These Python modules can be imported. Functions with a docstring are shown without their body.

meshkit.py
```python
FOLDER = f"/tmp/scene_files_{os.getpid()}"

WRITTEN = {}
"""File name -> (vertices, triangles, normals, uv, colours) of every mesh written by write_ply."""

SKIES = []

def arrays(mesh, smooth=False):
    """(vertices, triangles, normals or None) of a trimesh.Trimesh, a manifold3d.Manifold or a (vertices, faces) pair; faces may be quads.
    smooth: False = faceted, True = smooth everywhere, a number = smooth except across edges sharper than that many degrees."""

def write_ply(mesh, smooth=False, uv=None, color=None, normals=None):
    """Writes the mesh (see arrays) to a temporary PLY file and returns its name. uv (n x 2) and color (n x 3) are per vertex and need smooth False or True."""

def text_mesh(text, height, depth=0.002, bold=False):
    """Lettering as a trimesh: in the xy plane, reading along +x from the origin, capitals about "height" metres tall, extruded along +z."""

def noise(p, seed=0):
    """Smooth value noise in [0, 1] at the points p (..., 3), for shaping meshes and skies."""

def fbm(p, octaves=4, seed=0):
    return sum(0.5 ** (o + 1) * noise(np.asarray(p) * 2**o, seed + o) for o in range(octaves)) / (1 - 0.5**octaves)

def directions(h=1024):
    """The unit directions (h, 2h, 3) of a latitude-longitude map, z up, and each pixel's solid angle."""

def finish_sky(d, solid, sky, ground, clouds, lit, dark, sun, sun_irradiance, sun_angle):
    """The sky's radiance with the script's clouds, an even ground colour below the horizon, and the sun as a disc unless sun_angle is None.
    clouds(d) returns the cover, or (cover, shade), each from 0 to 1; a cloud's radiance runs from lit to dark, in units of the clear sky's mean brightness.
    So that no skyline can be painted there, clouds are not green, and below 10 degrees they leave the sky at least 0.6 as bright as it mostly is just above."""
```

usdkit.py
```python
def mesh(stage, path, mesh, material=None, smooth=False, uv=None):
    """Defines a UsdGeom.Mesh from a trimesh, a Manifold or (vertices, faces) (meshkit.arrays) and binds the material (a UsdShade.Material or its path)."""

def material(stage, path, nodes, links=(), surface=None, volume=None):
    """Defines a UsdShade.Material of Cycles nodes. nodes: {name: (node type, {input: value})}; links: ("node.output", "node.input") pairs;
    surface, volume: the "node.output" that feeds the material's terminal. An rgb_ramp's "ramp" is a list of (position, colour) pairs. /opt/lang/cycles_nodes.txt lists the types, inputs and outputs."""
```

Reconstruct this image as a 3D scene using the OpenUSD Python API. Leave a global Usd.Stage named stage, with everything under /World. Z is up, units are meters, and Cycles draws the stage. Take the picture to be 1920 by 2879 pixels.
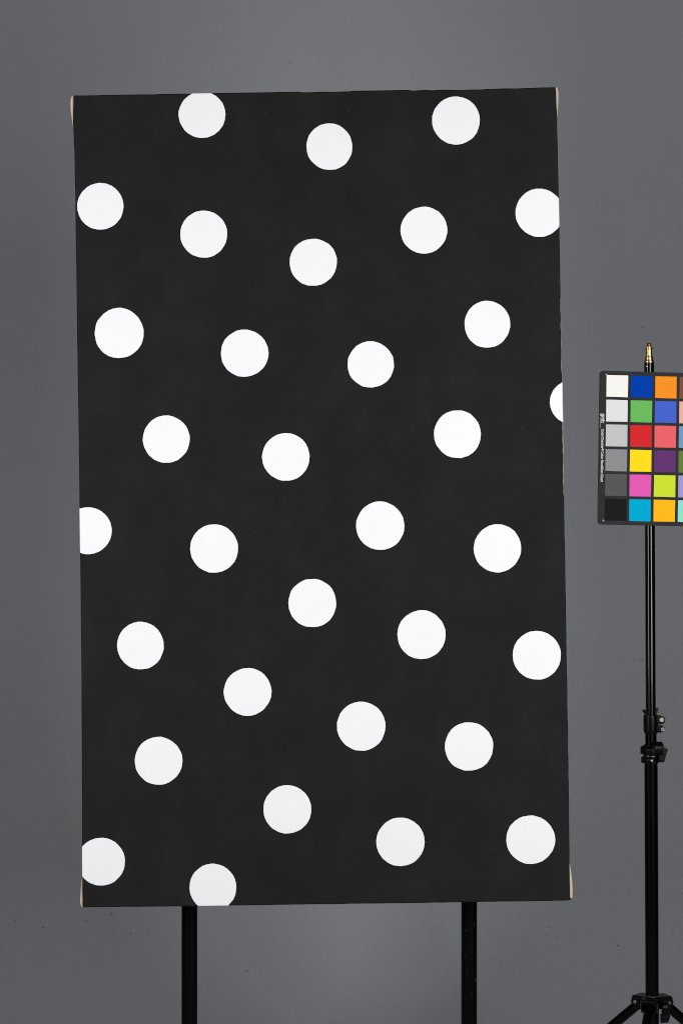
import math
import numpy as np
import trimesh
import manifold3d as m3
import meshkit
import usdkit
from pxr import Usd, UsdGeom, UsdLux, UsdShade, Gf, Sdf
from shapely.geometry import Polygon, MultiPolygon
from shapely import affinity

stage = Usd.Stage.CreateInMemory()
UsdGeom.SetStageUpAxis(stage, UsdGeom.Tokens.z)
UsdGeom.SetStageMetersPerUnit(stage, 1.0)
world = UsdGeom.Xform.Define(stage, '/World')
stage.SetDefaultPrim(world.GetPrim())
UsdGeom.Scope.Define(stage, '/World/Looks')
rng = np.random.default_rng(7)

# ------------------------------------------------------------------ camera
CAM_Z, CAM_D = 1.25, 4.0
cam = UsdGeom.Camera.Define(stage, '/World/camera')
cam.AddTransformOp().Set(Gf.Matrix4d(1, 0, 0, 0, 0, 0, 1, 0, 0, -1, 0, 0, 0, -CAM_D, CAM_Z, 1))
WIDTH = 1.27                                   # metres across the picture at 4 m
cam.CreateHorizontalApertureAttr(24.0)
cam.CreateVerticalApertureAttr(24.0 * 1024 / 682)
cam.CreateFocalLengthAttr(24.0 * CAM_D / WIDTH)
cam.CreateFStopAttr(11.0)
cam.CreateFocusDistanceAttr(CAM_D)
cam.CreateClippingRangeAttr(Gf.Vec2f(0.1, 100))
cam.CreateExposureAttr(0.0)

# ------------------------------------------------------------------ studio lamps (two strip boxes, either side of the camera)
def lamp(name, pos, target, w, h, power, color=(1, 1, 1)):
    l = UsdLux.RectLight.Define(stage, '/World/' + name)
    p, t = np.array(pos, float), np.array(target, float)
    zax = (p - t) / np.linalg.norm(p - t)
    xax = np.cross([0, 0, 1], zax); xax /= np.linalg.norm(xax)
    yax = np.cross(zax, xax)
    l.AddTransformOp().Set(Gf.Matrix4d(*xax, 0, *yax, 0, *zax, 0, *p, 1))
    l.CreateWidthAttr(w); l.CreateHeightAttr(h)
    l.CreateIntensityAttr(power); l.CreateColorAttr(Gf.Vec3f(*color))

lamp('studio_lamp', (-1.44, -1.75, 1.48), (0, 0, 1.34), 0.52, 1.46, 13.2)
lamp('studio_lamp_001', (1.41, -2.0, 1.48), (0, 0, 1.34), 0.75, 1.46, 13.2)

# ------------------------------------------------------------------ helpers
used = {}
def numbered(parent, name):
    k = (parent, name); n = used.get(k, 0); used[k] = n + 1
    return name if n == 0 else f'{name}_{n:03d}'

def custom(prim, **kw):
    for k, v in kw.items():
        if v: prim.SetCustomDataByKey(k, v)

def thing(name, label, cat, matrix=None, loc=(0, 0, 0), group=None):
    path = '/World/' + numbered('/World', name)
    x = UsdGeom.Xform.Define(stage, path)
    if matrix is not None: x.AddTransformOp().Set(matrix)
    else: x.AddTranslateOp().Set(Gf.Vec3d(*loc))
    custom(x.GetPrim(), label=label, category=cat, group=group)
    return path

def part(parent, name, mesh, mat, smooth=30, label=None, kind=None):
    path = parent + '/' + numbered(parent, name)
    m = usdkit.mesh(stage, path, mesh, mat, smooth=smooth)
    custom(m.GetPrim(), label=label, kind=kind)
    return path

def srgb(r, g, b, k=1.0):
    c = np.array([r, g, b], float) / 255
    c = np.where(c <= 0.04045, c / 12.92, ((c + 0.055) / 1.055) ** 2.4) * k
    return tuple(float(v) for v in c)

def cat(*ms): return trimesh.util.concatenate(ms)
def tm(man):
    m = man.to_mesh()
    return trimesh.Trimesh(np.array(m.vert_properties[:, :3]), np.array(m.tri_verts), process=False)

def lathe(profile, seg=40):
    """profile: (radius, z) from bottom to top, on the z axis"""
    return trimesh.creation.revolve(np.array(profile, float), sections=seg)

def tube(r, z0, z1, seg=40, bevel=0.0006, at=(0, 0)):
    m = lathe([(0, z0), (r - bevel, z0), (r, z0 + bevel), (r, z1 - bevel), (r - bevel, z1), (0, z1)], seg)
    m.apply_translation([at[0], at[1], 0]); return m

def rod(a, b, r, seg=28, bevel=0.0006):
    a, b = np.array(a, float), np.array(b, float)
    L = np.linalg.norm(b - a)
    m = tube(r, 0, L, seg, bevel)
    m.apply_transform(trimesh.geometry.align_vectors([0, 0, 1], (b - a) / L))
    m.apply_translation(a); return m

def hull(*ms):
    return trimesh.util.concatenate(list(ms)).convex_hull

def rbox(sx, sy, sz, c=(0, 0, 0), r=0.001):
    pts = []
    s = trimesh.creation.icosphere(1, r).vertices
    for x in (-1, 1):
        for y in (-1, 1):
            for z in (-1, 1):
                pts.append(s + np.array([x * (sx / 2 - r), y * (sy / 2 - r), z * (sz / 2 - r)]))
    m = trimesh.convex.convex_hull(np.vstack(pts)); m.apply_translation(c); return m

def plate(poly, y0, y1, bevel=0.0):
    """Polygon in (x, z), extruded from depth y0 (front) to y1 (back), with a bevelled front edge."""
    polys = list(getattr(poly, 'geoms', [poly])); out = []
    for g in polys:
        def ext(p, a, b):
            m = trimesh.creation.extrude_polygon(p, b - a, engine='earcut')
            v = m.vertices.copy()
            m.vertices = np.c_[v[:, 0], b - v[:, 2], v[:, 1]]
            return m
        if bevel > 0:
            v2, f2 = [], []
            n = len(g.exterior.coords) - 1
            c = np.array(g.exterior.coords[:-1])
            if not g.exterior.is_ccw: c = c[::-1]
            nx = np.roll(c, -1, 0) - np.roll(c, 1, 0)
            nx /= np.maximum(np.linalg.norm(nx, axis=1, keepdims=True), 1e-12)
            inn = np.c_[-nx[:, 1], nx[:, 0]]
            rings = [(0, y1), (0, y0 + bevel), (bevel * .3, y0 + bevel * .3), (bevel, y0)]
            for d, y in rings:
                q = c + inn * d; v2.append(np.c_[q[:, 0], np.full(n, y), q[:, 1]])
            for k in range(len(rings) - 1):
                i = np.arange(n); j = (i + 1) % n
                a, b_, cc, d_ = k * n + i, k * n + j, (k + 1) * n + j, (k + 1) * n + i
                f2 += [np.c_[a, b_, cc], np.c_[a, cc, d_]]
            vt, ft = trimesh.creation.triangulate_polygon(Polygon(c + inn * bevel), engine='earcut')
            # triangulation reuses its own vertices
            base = len(rings) * n
            v2.append(np.c_[vt[:, 0], np.full(len(vt), y0), vt[:, 1]]); f2.append(ft + base)
            vb, fb = trimesh.creation.triangulate_polygon(Polygon(c), engine='earcut')
            v2.append(np.c_[vb[:, 0], np.full(len(vb), y1), vb[:, 1]]); f2.append(fb[:, ::-1] + base + len(vt))
            m = trimesh.Trimesh(np.vstack(v2), np.vstack(f2), process=False)
            m.merge_vertices(); trimesh.repair.fix_normals(m)
            out.append(m)
        else:
            out.append(ext(g, y0, y1))
    m = cat(*out); trimesh.repair.fix_normals(m); return m

# ------------------------------------------------------------------ materials
def mat(name, nodes, links, surface='p.BSDF'):
    return usdkit.material(stage, '/World/Looks/' + name, nodes, links, surface=surface)

def plain(name, color, rough=0.5, metallic=0.0, spec=0.5, var=0.06, scale=40.0, bump=0.0, bscale=400.0, coat=0.0):
    lo = tuple(c * (1 - var) for c in color); hi = tuple(min(1, c * (1 + var)) for c in color)
    nodes = {'tc': ('texture_coordinate', {}),
             'n': ('noise_texture', {'scale': scale, 'detail': 4.0}),
             'r': ('rgb_ramp', {'ramp': [(0.3, lo), (0.7, hi)]}),
             'p': ('principled_bsdf', {'roughness': rough, 'metallic': metallic, 'specular_ior_level': spec, 'coat_weight': coat})}
    links = [('tc.object', 'n.vector'), ('n.fac', 'r.fac'), ('r.color', 'p.base_color')]
    if bump:
        nodes['bn'] = ('noise_texture', {'scale': bscale, 'detail': 3.0})
        nodes['b'] = ('bump', {'strength': bump, 'distance': 0.001})
        links += [('tc.object', 'bn.vector'), ('bn.fac', 'b.height'), ('b.normal', 'p.normal')]
    return mat(name, nodes, links)

# grey painted paper: fine grain, faint blotches, small scuffs and spots
GREY = (0.392, 0.409, 0.435)
M_backdrop = mat('backdrop_paper', {
    'g': ('geometry', {}),
    'n1': ('noise_texture', {'scale': 2.2, 'detail': 3.0}),
    'n2': ('noise_texture', {'scale': 320.0, 'detail': 3.0, 'roughness': 0.7}),
    'r1': ('rgb_ramp', {'ramp': [(0.3, tuple(c * 0.975 for c in GREY)), (0.7, tuple(c * 1.025 for c in GREY))]}),
    'r2': ('rgb_ramp', {'ramp': [(0.25, (0.84,) * 3), (0.75, (1.16,) * 3)]}),
    'mul': ('mix_color', {'blend_type': 'multiply', 'fac': 1.0}),
    # scuffs
    'wp': ('noise_texture', {'scale': 60.0, 'detail': 2.0}),
    'wadd': ('vector_math', {'math_type': 'multiply_add', 'vector2': (0.012, 0.012, 0.012)}),
    'vo': ('voronoi_texture', {'scale': 16.0, 'feature': 'f1', 'randomness': 1.0}),
    'vd': ('rgb_ramp', {'ramp': [(0.0, (1, 1, 1)), (0.035, (0.8, 0.8, 0.8)), (0.075, (0, 0, 0))]}),
    'sep': ('separate_color', {'color_type': 'rgb'}),
    'gate': ('map_range', {'from_min': 0.62, 'from_max': 1.0, 'to_min': 0.0, 'to_max': 0.5, 'clamp': True}),
    'gm': ('math', {'math_type': 'multiply'}),
    'dk': ('mix_color', {'blend_type': 'mix', 'b': (0.06, 0.062, 0.066)}),
    'b': ('bump', {'strength': 0.25, 'distance': 0.002}),
    'p': ('principled_bsdf', {'roughness': 0.78, 'specular_ior_level': 0.25}),
}, [('g.position', 'n1.vector'), ('g.position', 'n2.vector'), ('n1.fac', 'r1.fac'), ('n2.fac', 'r2.fac'),
    ('r1.color', 'mul.a'), ('r2.color', 'mul.b'),
    ('g.position', 'wp.vector'), ('wp.color', 'wadd.vector1'), ('g.position', 'wadd.vector3'), ('wadd.vector', 'vo.vector'),
    ('vo.distance', 'vd.fac'), ('vo.color', 'sep.color'), ('sep.r', 'gate.value'), ('vd.color', 'gm.value1'), ('gate.result', 'gm.value2'),
    ('mul.result', 'dk.a'), ('gm.value', 'dk.fac'), ('dk.result', 'p.base_color'),
    ('n2.fac', 'b.height'), ('b.normal', 'p.normal')])

# black house paint on canvas
M_black = mat('black_canvas_paint', {
    'tc': ('texture_coordinate', {}),
    'mp': ('mapping', {'scale': (3.0, 3.0, 2.8)}),
    'n1': ('noise_texture', {'scale': 3.2, 'detail': 8.0, 'roughness': 0.68}),
    'r1': ('rgb_ramp', {'ramp': [(0.28, (0.0062, 0.0059, 0.0060)), (0.5, (0.0091, 0.0087, 0.0088)), (0.72, (0.0128, 0.0125, 0.0126))]}),
    'vo': ('voronoi_texture', {'scale': 34.0, 'feature': 'f1', 'randomness': 1.0}),
    'vd': ('rgb_ramp', {'ramp': [(0.0, (1, 1, 1)), (0.022, (1, 1, 1)), (0.034, (0, 0, 0))]}),
    'sep': ('separate_color', {'color_type': 'rgb'}),
    'gate': ('map_range', {'from_min': 0.97, 'from_max': 1.0, 'to_min': 0.0, 'to_max': 0.9, 'clamp': True}),
    'gm': ('math', {'math_type': 'multiply'}),
    'dk': ('mix_color', {'blend_type': 'mix', 'b': (0.20, 0.19, 0.18)}),
    'w': ('noise_texture', {'scale': 520.0, 'detail': 2.0}),
    'b': ('bump', {'strength': 0.35, 'distance': 0.0006}),
    'p': ('principled_bsdf', {'roughness': 0.75, 'specular_ior_level': 0.18}),
}, [('tc.object', 'mp.vector'), ('mp.vector', 'n1.vector'), ('n1.fac', 'r1.fac'),
    ('tc.object', 'vo.vector'), ('vo.distance', 'vd.fac'), ('vo.color', 'sep.color'), ('sep.g', 'gate.value'),
    ('vd.color', 'gm.value1'), ('gate.result', 'gm.value2'), ('r1.color', 'dk.a'), ('gm.value', 'dk.fac'), ('dk.result', 'p.base_color'),
    ('tc.object', 'w.vector'), ('w.fac', 'b.height'), ('b.normal', 'p.normal')])

M_white = mat('white_dot_paint', {
    'tc': ('texture_coordinate', {}),
    'n1': ('noise_texture', {'scale': 38.0, 'detail': 4.0, 'distortion': 1.2}),
    'r1': ('rgb_ramp', {'ramp': [(0.3, (0.878, 0.884, 0.896)), (0.7, (0.892, 0.898, 0.909))]}),
    'b': ('bump', {'strength': 0.04, 'distance': 0.001}),
    'p': ('principled_bsdf', {'roughness': 0.6, 'specular_ior_level': 0.2}),
}, [('tc.object', 'n1.vector'), ('n1.fac', 'r1.fac'), ('r1.color', 'p.base_color'), ('n1.fac', 'b.height'), ('b.normal', 'p.normal')])

M_cream = plain('raw_canvas', (0.66, 0.56, 0.44), rough=0.85, spec=0.2, var=0.08, scale=60, bump=0.3, bscale=900)
M_wood = plain('stretcher_wood', (0.45, 0.30, 0.16), rough=0.7, spec=0.3, var=0.15, scale=30)
M_pole = mat('black_pole_paint', {
    'tc': ('texture_coordinate', {}),
    'mp': ('mapping', {'scale': (1.0, 1.0, 0.4)}),
    'vo': ('noise_texture', {'scale': 150.0, 'detail': 4.0, 'roughness': 0.65}),
    'r': ('rgb_ramp', {'ramp': [(0.0, (0.0012, 0.0012, 0.0014)), (0.635, (0.0012, 0.0012, 0.0014)), (0.70, (0.05, 0.05, 0.05)), (1.0, (0.10, 0.10, 0.10))]}),
    'p': ('principled_bsdf', {'roughness': 0.3, 'specular_ior_level': 0.09}),
}, [('tc.object', 'mp.vector'), ('mp.vector', 'vo.vector'), ('vo.fac', 'r.fac'), ('r.color', 'p.base_color')])
M_pole_clean = plain('black_pole_enamel', (0.0012, 0.0012, 0.0014), rough=0.3, spec=0.09, var=0.2)
M_tube = plain('gloss_black_tube', (0.0015, 0.0015, 0.0018), rough=0.17, spec=0.34, var=0.2, coat=0.1)
M_tube_lower = plain('satin_black_tube', (0.0010, 0.0010, 0.0012), rough=0.24, spec=0.12, var=0.2)
M_plastic = plain('black_plastic', (0.0024, 0.0024, 0.0027), rough=0.27, spec=0.15, var=0.2, bump=0.15, bscale=700)
M_steel = plain('bolt_steel', (0.30, 0.30, 0.265), rough=0.3, metallic=1.0, var=0.1, scale=200)
M_ring = plain('dull_brass_ring', (0.16, 0.13, 0.08), rough=0.5, metallic=0.6)
M_dark = plain('dark_recess', (0.01, 0.01, 0.01), rough=0.6, var=0.1)
M_brass = plain('turned_brass', (0.50, 0.335, 0.165), rough=0.3, metallic=1.0, var=0.18, scale=120, bump=0.2, bscale=500)
M_board = plain('chart_board', (0.023, 0.0225, 0.0228), rough=0.7, spec=0.12, var=0.08, scale=25)
M_print = plain('white_print', (0.62, 0.62, 0.63), rough=0.6, var=0.01)

# ------------------------------------------------------------------ the backdrop: one sheet sweeping from wall to floor
BY, BR, BTOP = 1.75, 0.95, 3.4
prof = [(-2.6, 0.0)] + [(y, 0.0) for y in np.linspace(-2.2, BY - BR - 0.02, 12)]
prof += [(BY - BR + BR * math.sin(a), BR - BR * math.cos(a)) for a in np.linspace(0, math.pi / 2, 49)]
prof += [(BY, z) for z in np.linspace(BR + 0.1, BTOP, 14)]
prof = np.array(prof)
xs = np.linspace(-2.3, 2.3, 25)
vv = np.array([[x, y, z] for y, z in prof for x in xs]); nx_ = len(xs)
ff = np.array([[i * nx_ + j, i * nx_ + j + 1, (i + 1) * nx_ + j + 1, (i + 1) * nx_ + j] for i in range(len(prof) - 1) for j in range(nx_ - 1)])
bd = usdkit.mesh(stage, '/World/backdrop', (vv, ff), M_backdrop, smooth=True)
custom(bd.GetPrim(), label='grey painted seamless backdrop sweeping from wall down to floor', category='backdrop', kind='structure')

def sweep_point(y_fraction):          # point and normal on the curve, 0 = foot of the curve, 1 = top of the curve
    a = y_fraction * math.pi / 2
    return np.array([BY - BR + BR * math.sin(a), BR - BR * math.cos(a)]), np.array([-math.sin(a), math.cos(a)])

# ------------------------------------------------------------------ dirt specks lying on the sweep
specks = []
def speck(x, frac, r):
    (y, z), (ny, nz) = sweep_point(frac)
    s = trimesh.creation.icosphere(1, 1.0)
    s.vertices = s.vertices * (1 + 0.5 * (meshkit.noise(s.vertices * 1.7 + rng.uniform(0, 50, 3)) - 0.5))[:, None]
    s.apply_scale([r * rng.uniform(0.8, 1.7), r * rng.uniform(0.7, 1.2), r * 0.28])
    s.apply_transform(trimesh.geometry.align_vectors([0, 0, 1], [0, ny, nz]))
    s.apply_translation([x, y, z + 0.0002]); specks.append(s)
SPECKS = [(0.541, 0.408, 0.002), (0.512, 0.413, 0.0014), (0.496, 0.41, 0.0012), (0.517, 0.428, 0.0013), (0.615, 0.433, 0.0013), (0.615, 0.423, 0.0013), (0.623, 0.409, 0.001), (0.652, 0.395, 0.0011), (0.687, 0.388, 0.0022), (0.712, 0.405, 0.0011), (0.833, 0.374, 0.0018), (0.829, 0.422, 0.0015), (0.512, 0.383, 0.0011), (0.494, 0.374, 0.0014), (0.548, 0.365, 0.001), (0.731, 0.499, 0.0018), (0.69, 0.33, 0.0011), (0.658, 0.343, 0.0009), (0.036, 0.441, 0.0014), (-0.037, 0.409, 0.001), (0.226, 0.424, 0.0012), (0.25, 0.363, 0.0012), (0.369, 0.355, 0.0021), (0.227, 0.477, 0.0014), (0.146, 0.309, 0.0011), (-0.233, 0.329, 0.003), (-0.58, 0.457, 0.0022), (-0.641, 0.442, 0.0018), (-0.748, 0.428, 0.002), (-0.819, 0.443, 0.0015), (-0.704, 0.431, 0.0013), (-0.68, 0.414, 0.0013), (-0.526, 0.414, 0.0021), (-0.485, 0.421, 0.0012), (-0.295, 0.456, 0.0015), (-0.125, 0.405, 0.0014), (-0.757, 0.359, 0.0013), (-0.453, 0.317, 0.0012), (-0.679, 0.301, 0.001)]
for s_ in SPECKS: speck(*s_)
for i in range(70):
    speck(rng.uniform(-0.95, 0.95), rng.uniform(0.2, 0.72), rng.uniform(0.0005, 0.0009))
dust = usdkit.mesh(stage, '/World/dirt_specks', cat(*specks), plain('dirt', (0.13, 0.132, 0.138), rough=0.9, var=0.2), smooth=False)
custom(dust.GetPrim(), label='small dark dirt specks scattered over the foot of the grey backdrop', category='dirt', kind='stuff')

# ------------------------------------------------------------------ the painting
OUT = [(-451.2, 1515.8), (-451.9, 1461.6), (-450.2, 1410.0), (-449.4, 1328.4), (-449.4, 1246.3), (-449.0, 1164.9), (-449.1, 1052.4), (-448.8, 930.0), (-448.4, 828.4), (-448.4, 707.2), (-448.2, 574.8), (-448.4, 456.0), (-449.2, 334.7), (-450.0, 214.3), (-451.3, 93.4), (-451.9, 6.8), (-451.5, 0.6), (-269.1, 0.0), (-166.9, 0.3), (225.2, 0.2), (445.9, 0.7), (449.6, 2.0), (449.9, 10.8), (450.4, 60.5), (451.1, 141.1), (451.8, 241.4), (452.3, 321.6), (452.4, 442.6), (452.3, 513.7), (452.7, 634.4), (452.7, 715.6), (453.1, 796.3), (453.5, 918.1), (453.1, 1050.8), (453.0, 1122.6), (453.2, 1224.3), (453.1, 1326.3), (452.8, 1407.7), (452.3, 1469.1), (451.2, 1515.6), (248.5, 1514.6), (11.2, 1514.8), (-246.8, 1515.2)]
DOTS = [(-210.2, 1474.8, 44.0, 44.2), (26.7, 1410.1, 43.4, 43.9), (263.8, 1455.1, 44.7, 45.0), (-402.7, 1305.5, 43.8, 44.2), (-210.0, 1249.9, 44.1, 44.3), (-6.2, 1193.8, 44.3, 44.4), (200.6, 1250.3, 43.9, 44.1), (416.3, 1279.2, 45.1, 45.7), (-370.6, 1067.4, 46.1, 47.3), (-137.1, 1025.7, 44.3, 44.4), (97.6, 1000.7, 43.2, 43.7), (315.7, 1072.3, 42.8, 43.9), (-285.0, 867.5, 43.8, 44.7), (-62.7, 830.6, 44.3, 44.6), (256.7, 867.7, 43.7, 44.6), (469.8, 924.4, 40.9, 41.0), (-432.8, 698.9, 44.2, 44.3), (-198.5, 662.1, 44.8, 45.5), (110.7, 699.8, 44.8, 45.3), (327.5, 654.4, 44.4, 45.3), (-17.8, 557.8, 44.7, 45.3), (-338.1, 483.4, 43.4, 44.4), (183.8, 496.2, 44.8, 45.6), (397.0, 454.7, 44.9, 45.3), (-140.2, 394.9, 44.1, 44.4), (69.2, 327.8, 45.0, 45.3), (268.7, 287.8, 45.1, 45.3), (-306.9, 269.6, 44.2, 44.7), (-69.5, 176.5, 44.4, 45.0), (138.9, 113.3, 44.8, 45.0), (379.3, 113.9, 45.1, 44.9), (-416.3, 84.5, 44.7, 44.8), (-209.7, 34.2, 44.1, 43.9)]
ROT = np.array([[0.99982797, 0.01046749, -0.01531198], [-0.01002371, 0.99953557, 0.02877792], [0.0156061, -0.02861949, 0.99946855]])
PBASE = np.array([-0.02788889, -0.02170858, 0.52340402])
pm = Gf.Matrix4d(*ROT[:, 0], 0, *ROT[:, 1], 0, *ROT[:, 2], 0, *PBASE, 1)
P = thing('dot_painting', 'tall black canvas covered in white dots, propped on two black poles', 'painting', matrix=pm)
TH = 0.026                                    # thickness of canvas over stretcher

def dense(pts, step=0.006):
    pts = np.array(pts, float); out = []
    for a, b in zip(pts, np.roll(pts, -1, 0)):
        n = max(1, int(np.linalg.norm(b - a) / step))
        out += [a + (b - a) * t / n for t in range(n)]
    return np.array(out)
ring = dense(np.array(OUT) / 1000)            # goes down the left, along the bottom, up the right: counter-clockwise
tan = np.roll(ring, -2, 0) - np.roll(ring, 2, 0); tan /= np.linalg.norm(tan, axis=1, keepdims=True)
inn = np.c_[-tan[:, 1], tan[:, 0]]

def loft(rings_, cap_front=True, cap_back=True):
    n = len(rings_[0][0]); v, f = [], []
    for q, y in rings_: v.append(np.c_[q[:, 0], np.full(n, y) if np.ndim(y) == 0 else y, q[:, 1]])
    i = np.arange(n); j = (i + 1) % n
    for k in range(len(rings_) - 1):
        f += [np.c_[k * n + i, k * n + j, (k + 1) * n + j], np.c_[k * n + i, (k + 1) * n + j, (k + 1) * n + i]]
    off = len(rings_) * n
    for on, (q, y), flip in ((cap_back, rings_[0], True), (cap_front, rings_[-1], False)):
        if on:
            vt, ft = trimesh.creation.triangulate_polygon(Polygon(q), engine='earcut')
            v.append(np.c_[vt[:, 0], np.full(len(vt), np.mean(y)), vt[:, 1]]); f.append(ft[:, ::-1] + off if flip else ft + off); off += len(vt)
    m = trimesh.Trimesh(np.vstack(v), np.vstack(f), process=False); m.merge_vertices(); trimesh.repair.fix_normals(m); return m

# raw canvas wrapped round the stretcher: rounded front edge
part(P, 'canvas_wrap', loft([(ring + inn * 0.0010, TH), (ring + inn * 0.0001, TH - 0.001), (ring + inn * 0.0001, 0.0022), (ring + inn * 0.0005, 0.0010), (ring + inn * 0.0014, 0.0003), (ring + inn * 0.0024, 0.0)]), M_cream, smooth=40)
# black paint film, its edge ragged against the raw canvas
h3 = np.c_[ring * 90, np.zeros(len(ring))]; h4 = np.c_[ring * 7, np.ones(len(ring)) * 3.3]
rag = 0.0007 * (meshkit.noise(h3, 3) - 0.5) + 0.0009 * (meshkit.noise(h4, 5) - 0.62)
top_edge = ring[:, 1] > 1.5135
right_gap = (ring[:, 0] > 0.44) & (ring[:, 1] > 0.75) & (ring[:, 1] < 1.12)
rag = np.where(top_edge & ((ring[:, 0] > 0.18) | (np.abs(ring[:, 0] - 0.02) < 0.05)), rag + 0.0010, rag)
rag = np.where(right_gap, rag + 0.0007, rag)
rag = np.where(top_edge & (ring[:, 0] < -0.2), rag + 0.0005, rag)
rag = np.maximum(rag, -0.0002)
part(P, 'black_paint', loft([(ring + inn * rag[:, None], 0.0024), (ring + inn * rag[:, None], 0.0008), (ring + inn * (rag + 0.0005)[:, None], -0.0001), (ring + inn * (rag + 0.0015)[:, None], -0.0007), (ring + inn * (rag + 0.0027)[:, None], -0.0009)], cap_back=False), M_black, smooth=40)
face = Polygon(ring).buffer(0.0002)
inner = Polygon(ring).buffer(-0.004)
for k, (cx, cz, rx, rz) in enumerate(DOTS):
    n = 34
    a = (np.arange(n) + rng.uniform(-0.28, 0.28, n)) / n * 2 * np.pi
    seed = rng.uniform(0, 100)
    q = np.c_[np.cos(a) * 1.3 + seed, np.sin(a) * 1.3, np.full(n, seed)]
    fine = np.c_[np.cos(a) * 6 + seed, np.sin(a) * 6, np.full(n, seed + 9)]
    rr = 1 + 0.028 * (meshkit.noise(q) - 0.5) + 0.024 * (meshkit.noise(fine) - 0.5)
    g = Polygon(np.c_[cx + rx * np.cos(a) * rr, cz + rz * np.sin(a) * rr] / 1000)
    clipped = not inner.contains(g)
    g = g.intersection(face)
    if clipped:
        g = g.segmentize(0.004)
        # crosses the edge: wraps a little way round the side
        part(P, 'white_dot', plate(g, -0.0013, 0.006, bevel=0.0012), M_white, smooth=50)
    else:
        part(P, 'white_dot', plate(g, -0.0013, -0.0006, bevel=0.0004), M_white, smooth=50)

# folded corners of raw canvas standing out at the sides
FOLDS = [[(-449.0, 1516.0), (-453.3, 1515.8), (-455.5, 1511.9), (-456.6, 1503.2), (-456.6, 1493.1), (-455.5, 1478.4), (-453.6, 1464.9), (-451.6, 1452.9), (-449, 1452)],
         [(449.2, 1515.2), (453.7, 1515.2), (455.4, 1510.5), (456.0, 1502.4), (455.6, 1487.1), (453.9, 1470.4), (452.4, 1457.4), (449, 1457)],
         [(-449, 58.0), (-451.4, 60.0), (-453.4, 44.9), (-454.9, 31.8), (-456.1, 15.4), (-455.6, 5.6), (-453.6, 1.0), (-449, 0.9)],
         [(447.5, 69), (450.2, 70.4), (452.6, 58.6), (454.5, 38.9), (455.3, 19.2), (454.5, 4.9), (452.4, 3.4), (447.5, 3.2)]]
for fo in FOLDS:
    g = Polygon(np.array(fo) / 1000).buffer(0.0004).segmentize(0.004)
    part(P, 'corner_fold', plate(g, 0.0032, TH - 0.002, bevel=0.0012), M_cream, smooth=60)
part(P, 'corner_nub', plate(Polygon(np.array([(445, 0.9), (450, 1.3), (452.2, 2.7), (453.1, 4.9), (451.5, 5.8), (445, 5.6)]) / 1000).segmentize(0.002), 0.0014, 0.012, bevel=0.0008), M_black, smooth=60)
# stretcher bars at the back
part(P, 'stretcher_bar', rbox(0.05, 0.018, 1.505, (-0.420, TH + 0.010, 0.757)), M_wood)
part(P, 'stretcher_bar', rbox(0.05, 0.018, 1.505, (0.420, TH + 0.010, 0.757)), M_wood)
for z in (0.030, 0.757, 1.485):
    part(P, 'stretcher_bar', rbox(0.786, 0.018, 0.05, (0, TH + 0.010, z)), M_wood)

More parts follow.
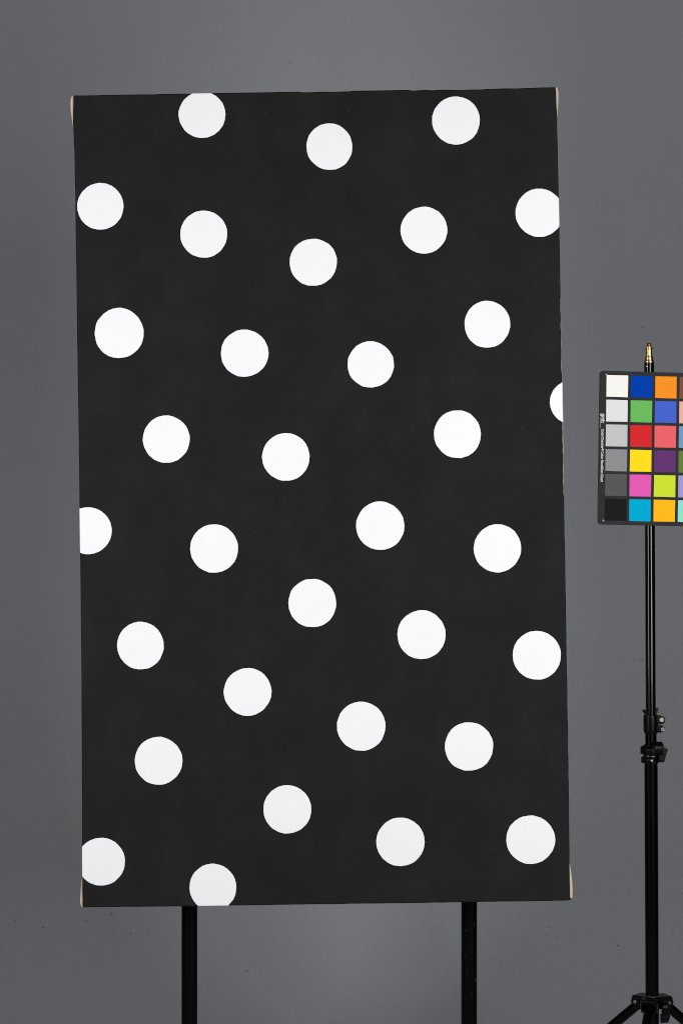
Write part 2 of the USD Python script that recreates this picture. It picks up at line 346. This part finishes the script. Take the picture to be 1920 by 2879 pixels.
# ------------------------------------------------------------------ two poles that carry it
def pole(x_top, x_foot, label, m):
    t = thing('support_pole', label, 'pole', loc=(x_foot, 0.0855, 0), group='poles holding up the canvas')
    lean = (x_top - x_foot) / 2.0
    r = 0.0151
    part(t, 'pole_shaft', rod((0, 0, 0.012), (lean * 0.95, 0, 1.90), r, seg=48), m)
    part(t, 'foot_plate', lathe([(0, 0), (0.14, 0), (0.14, 0.008), (0.136, 0.011), (0.03, 0.013), (0.024, 0.03), (0.0158, 0.034), (0, 0.034)], 64), M_plastic)
    part(t, 'cap', lathe([(0, 1.898), (0.0158, 1.898), (0.0158, 1.915), (0.010, 1.922), (0, 1.923)]), M_plastic)
    return t
for xt, xf, lab, m in ((-0.2868, -0.2890, 'clean glossy black pole under the left half of the dotted canvas', M_pole_clean),
                       (0.2455, 0.2420, 'scratched black pole with pale scuffs under the right half of the canvas', M_pole)):
    t = pole(xt, xf, lab, m)
    # arm whose peg goes under the top stretcher bar
    part(t, 'hanging_arm', rbox(0.030, 0.040, 0.03, (0.002, -0.028, 1.875), 0.002), M_plastic)

# ------------------------------------------------------------------ light stand
SX, SY = 0.5825, 0.0225
lean = (0.5743 - 0.5800) / 1.178
LM = Gf.Matrix4d(1, 0, 0, 0, 0, 1, 0, 0, lean, 0, 1, 0, SX, SY, 0, 1)
ang = math.atan(lean)
LM = Gf.Matrix4d(math.cos(ang), 0, -math.sin(ang), 0, 0, 1, 0, 0, math.sin(ang), 0, math.cos(ang), 0, SX, SY, 0, 1)
S = thing('light_stand', 'black telescopic tripod light stand with a brass stud, behind the colour chart', 'light stand', matrix=LM)
# brass stud
part(S, 'spigot', lathe([(0, 1.5292), (0.0093, 1.5292), (0.0096, 1.5300), (0.0096, 1.5326), (0.0088, 1.5336), (0.0078, 1.5345), (0.0076, 1.5362), (0.0077, 1.5405), (0.0070, 1.5416), (0.0058, 1.5420), (0.0058, 1.5560), (0.0056, 1.5566), (0.0080, 1.5568), (0.0081, 1.5580), (0.0050, 1.5590), (0.0034, 1.5594), (0.0034, 1.5604), (0.0043, 1.5610), (0.0036, 1.5617), (0.0043, 1.5624), (0.0036, 1.5631), (0.0043, 1.5638), (0.0037, 1.5645), (0.0042, 1.5653), (0.0034, 1.5663), (0, 1.5665)], 48), M_brass, smooth=35)
part(S, 'upper_tube', tube(0.0094, 0.85, 1.5290, 56, 0.0008), M_tube, smooth=40)
part(S, 'set_screw', rod((-0.0048, -0.0081, 1.5222), (-0.0055, -0.0092, 1.5222), 0.0016), M_steel)
part(S, 'middle_tube', tube(0.0107, 0.785, 0.8370, 48), M_tube_lower)
part(S, 'lower_tube', tube(0.0125, 0.10, 0.7840, 56), M_tube_lower)
MM = 0.001
Z1 = 0.9040
def pt(x, z, y=0.0): return (x * MM, y * MM, Z1 + z * MM)
# upper clamp
c = part(S, 'upper_clamp', cat(lathe([(0, Z1 - .0695), (.0112, Z1 - .0695), (.0128, Z1 - .0662), (.0138, Z1 - .064), (.0138, Z1 - .0362), (.0132, Z1 - .0345), (.0115, Z1 - .0336), (0, Z1 - .0336)], 48),
     hull(rod(pt(8, -42, -9), pt(8, -42, 5), .0085), rod(pt(18.0, -42.7, -9.5), pt(18.0, -42.7, 4), .0078)),
     hull(rod(pt(7, -56.5, -9), pt(7, -56.5, 5), .0048), rod(pt(18.4, -59.6, -9.5), pt(18.4, -59.6, 4), .0066), rod(pt(7, -63, -7), pt(7, -63, 5), .004))), M_plastic)
part(c, 'bolt', rod(pt(18.9, -42.3, -10.6), pt(18.9, -42.3, -9), .0045, bevel=.0005), M_steel)
b = part(c, 'bolt', rod(pt(20.8, -60.2, -10.4), pt(20.8, -60.2, -9), .0038, bevel=.0005), M_steel)
part(c, 'bolt_hole', rod(pt(20.8, -60.2, -10.55), pt(20.8, -60.2, -10.3), .0016, bevel=.0001), M_dark)
def polymm(p): return Polygon([(x * MM, Z1 + z * MM) for x, z in p])
part(c, 'lever', plate(polymm([(-14.6, -25.4), (-13.2, -24.9), (-9, -26.0), (9, -22.4), (15.2, -21.6), (16.8, -23.4), (13.4, -32.8), (10, -36), (-9, -36), (-10.4, -33)]).segmentize(.003), .010, .017, .0012), M_plastic)
# lower clamp
c = part(S, 'lower_clamp', cat(lathe([(0, Z1 - .1090), (.0142, Z1 - .1090), (.0148, Z1 - .1080), (.0148, Z1 - .0915), (.0135, Z1 - .0895), (0, Z1 - .0895)], 48),
     lathe([(0, Z1 - .1245), (.0130, Z1 - .1245), (.0142, Z1 - .1232), (.0142, Z1 - .1112), (.0135, Z1 - .1100), (0, Z1 - .1100)], 48),
     rod(pt(-13, -98.6, -12), pt(3, -99.6, -13), .0072), rod(pt(-12, -116.8, -11), pt(2, -117.2, -12), .0055)), M_plastic)
part(c, 'barrel_end', rod(pt(-21, -98.2, -10), pt(-12, -98.6, -11.5), .0080, bevel=.0022), M_plastic)
part(c, 'barrel_end', rod(pt(-19.8, -116.6, -9), pt(-12, -116.8, -10), .0063, bevel=.0018), M_plastic)
part(c, 'bolt', rod(pt(-1.6, -117.6, -12.6), pt(-0.6, -117.6, -17.6), .0024), M_steel)
k = part(c, 'knob', rod(pt(2.5, -95.2, -12), pt(19.5, -95.2, -12), .0125, seg=40, bevel=.0012), M_plastic)
part(c, 'wing', plate(polymm([(18.0, -82.8), (19.6, -84), (23.6, -93.6), (29.2, -95.6), (29.8, -97), (28.4, -101), (25.2, -111), (23.4, -119.4), (21.8, -121.2), (12.5, -121.2), (11, -116), (14, -100)]).segmentize(.003), -.016, -.006, .0014), M_plastic)
part(c, 'washer', rod(pt(1.4, -98.2, -12.5), pt(2.6, -98.2, -12.5), .0086, bevel=.0004), M_steel)
part(c, 'shim', lathe([(0, Z1 - .1100), (.0152, Z1 - .1100), (.0152, Z1 - .1092), (0, Z1 - .1092)], 48), M_steel)
# hub with three legs
ZH = 0.340
arms = [math.radians(-109), math.radians(22), math.radians(141)]
HR = 0.0275
def arm_pt(a, r, z, s=0.0): return np.array([math.cos(a) * r - math.sin(a) * s, math.sin(a) * r + math.cos(a) * s, z])
lobes = [lathe([(0, ZH - .018), (.0185, ZH - .018), (.0205, ZH - .015), (.0205, ZH + .0025), (.0185, ZH + .0045), (0, ZH + .0045)], 48)]
for a in arms:
    # two cheeks either side of each leg, bridged on top
    for s in (-1, 1):
        lobes.append(hull(rod(arm_pt(a, .012, ZH - .008, s * .0115), arm_pt(a, .012, ZH - .008, s * .0150), .0105),
                          rod(arm_pt(a, HR + .001, ZH - .008, s * .0115), arm_pt(a, HR + .001, ZH - .008, s * .0150), .0088),
                          rod(arm_pt(a, HR - .002, ZH - .0170, s * .0115), arm_pt(a, HR - .002, ZH - .0170, s * .0150), .0060)))
    lobes.append(hull(*[rod(arm_pt(a, r, ZH - .001, -.014), arm_pt(a, r, ZH - .001, .014), .0045) for r in (.010, HR + .004)]))
h = part(S, 'hub', cat(*lobes), M_plastic)
part(h, 'collar_ring', trimesh.creation.torus(0.0131, 0.0006, 48, 10).apply_translation([0, 0, ZH + .0044]), M_ring)
part(h, 'knob', rod((.0150, -.021, ZH - .0135), (.0262, -.021, ZH - .0135), .0118, seg=40, bevel=.0014), M_plastic)
part(h, 'knob_wing', plate(Polygon([(.0125, ZH - .026), (.0295, ZH - .021), (.0300, ZH - .028), (.0265, ZH - .0405), (.0125, ZH - .0412)]).segmentize(.003), -.026, -.018, .0012), M_plastic)
for i, a in enumerate(arms):
    pitch = math.radians(41); L = (ZH - .010) / math.tan(pitch)
    p0 = arm_pt(a, HR - .004, ZH - .010); p1 = arm_pt(a, HR - .004 + L - .01, .014)
    leg = part(S, 'leg', rod(p0, p1, .0092, seg=36), M_tube_lower)
    part(leg, 'foot_cap', rod(p1 + (p0 - p1) * .06, p1 - (p0 - p1) / np.linalg.norm(p0 - p1) * .004, .0112), M_plastic)
    for s in (-1, 1):
        part(leg, 'hinge_bolt', rod(arm_pt(a, HR + .001, ZH - .0085, s * .0150), arm_pt(a, HR + .001, ZH - .0085, s * .0164), .0036 if i else .0062, bevel=.0006), M_steel)
    part(S, 'brace', rod((math.cos(a) * .014, math.sin(a) * .014, .125), arm_pt(a, L * .62, (ZH - .010) * .38 - .004), .0045), M_tube_lower)
part(S, 'brace_collar', tube(.019, .108, .142), M_plastic)

# ------------------------------------------------------------------ colour chart
yaw, pit, rol = 0.09537123, -0.02850939, 0.0204073
cy, sy, cp, sp, cr, sr = math.cos(yaw), math.sin(yaw), math.cos(pit), math.sin(pit), math.cos(rol), math.sin(rol)
RC = np.array([[cy, -sy, 0], [sy, cy, 0], [0, 0, 1]]) @ np.array([[1, 0, 0], [0, cp, -sp], [0, sp, cp]]) @ np.array([[cr, 0, sr], [0, 1, 0], [-sr, 0, cr]])
CM = Gf.Matrix4d(*RC[:, 0], 0, *RC[:, 1], 0, *RC[:, 2], 0, 0.5791, 0.0, 1.36781013, 1)
C = thing('colour_chart', 'black card of coloured and grey test squares, clipped to the light stand', 'colour chart', matrix=CM)
def rrect(x0, z0, x1, z1, r, n=8):
    return Polygon([(x0 + r, z0 + r), (x1 - r, z0 + r), (x1 - r, z1 - r), (x0 + r, z1 - r)]).buffer(r, quad_segs=n)
part(C, 'board', plate(rrect(-.1028, -.1432, .1022, .1432, .007), 0.0, .0022, bevel=.0004), M_board, smooth=40)
COL = [[(245, 242, 237), (0, 62, 168), (244, 145, 36), (128, 78, 60)],
       [(224, 224, 224), (105, 184, 93), (68, 99, 203), (229, 177, 158)],
       [(194, 194, 194), (212, 42, 47), (233, 98, 103), (112, 152, 192)],
       [(140, 140, 141), (253, 218, 30), (98, 52, 112), (98, 124, 60)],
       [(86, 86, 88), (226, 90, 176), (203, 220, 50), (156, 153, 209)],
       [(29, 27, 29), (0, 168, 208), (249, 184, 26), (142, 220, 205)]]
NAMES = [['white', 'blue', 'orange', 'brown'], ['pale grey', 'green', 'mid blue', 'skin pink'], ['light grey', 'red', 'coral', 'sky blue'],
         ['mid grey', 'yellow', 'purple', 'olive green'], ['dark grey', 'pink', 'lime', 'lavender'], ['black', 'cyan', 'amber', 'mint']]
PT, GAP = 0.04606146, 0.00537672
sq = (PT - GAP) / 2
for r in range(6):
    for q in range(4):
        m_ = plain(f'square_{NAMES[r][q].replace(" ", "_")}', srgb(*COL[r][q], 0.925), rough=0.8, spec=0.04, var=0.012, scale=60)
        x, z = (q - 1.5) * PT, (2.5 - r) * PT
        part(C, 'colour_square', plate(rrect(x - sq, z - sq, x + sq, z + sq, .0005, 2), -.0004, .0001, bevel=.0002), m_, smooth=False, label=f'{NAMES[r][q]} test square')
def down_text(txt, h, x, z_top, bold, length=None):
    """lettering that reads downwards: tops of the letters to the right"""
    t = meshkit.text_mesh(txt, h, 0.0003, bold)
    v = t.vertices.copy(); v[:, 0] -= v[:, 0].min()
    if length: v[:, 0] *= length / v[:, 0].max()
    t.vertices = np.c_[x + v[:, 1], -.0003 + .0003 - v[:, 2], z_top - v[:, 0]]
    trimesh.repair.fix_normals(t); return t
part(C, 'lettering', down_text('gmb', .0068, -.0984, .0632, True, .0170), M_print, smooth=False)
part(C, 'lettering', down_text('GretagMacbeth', .0012, -.1008, .0560, False, .0190), M_print, smooth=False)
part(C, 'lettering', down_text('ColorChecker® Color Rendition Chart', .0045, -.0979, .0345, True, .0986), M_print, smooth=False)
for x, z in ((-.0903, .1361), (-.0917, -.1356)):
    part(C, 'register_cross', cat(rbox(.0043, .0003, .0005, (x, -.0002, z), .0001), rbox(.0005, .0003, .0043, (x, -.00025, z), .0001)), M_print, smooth=False)
part(C, 'clip', rbox(.03, .010, .05, (.0, .0072, .03), .002), M_plastic)
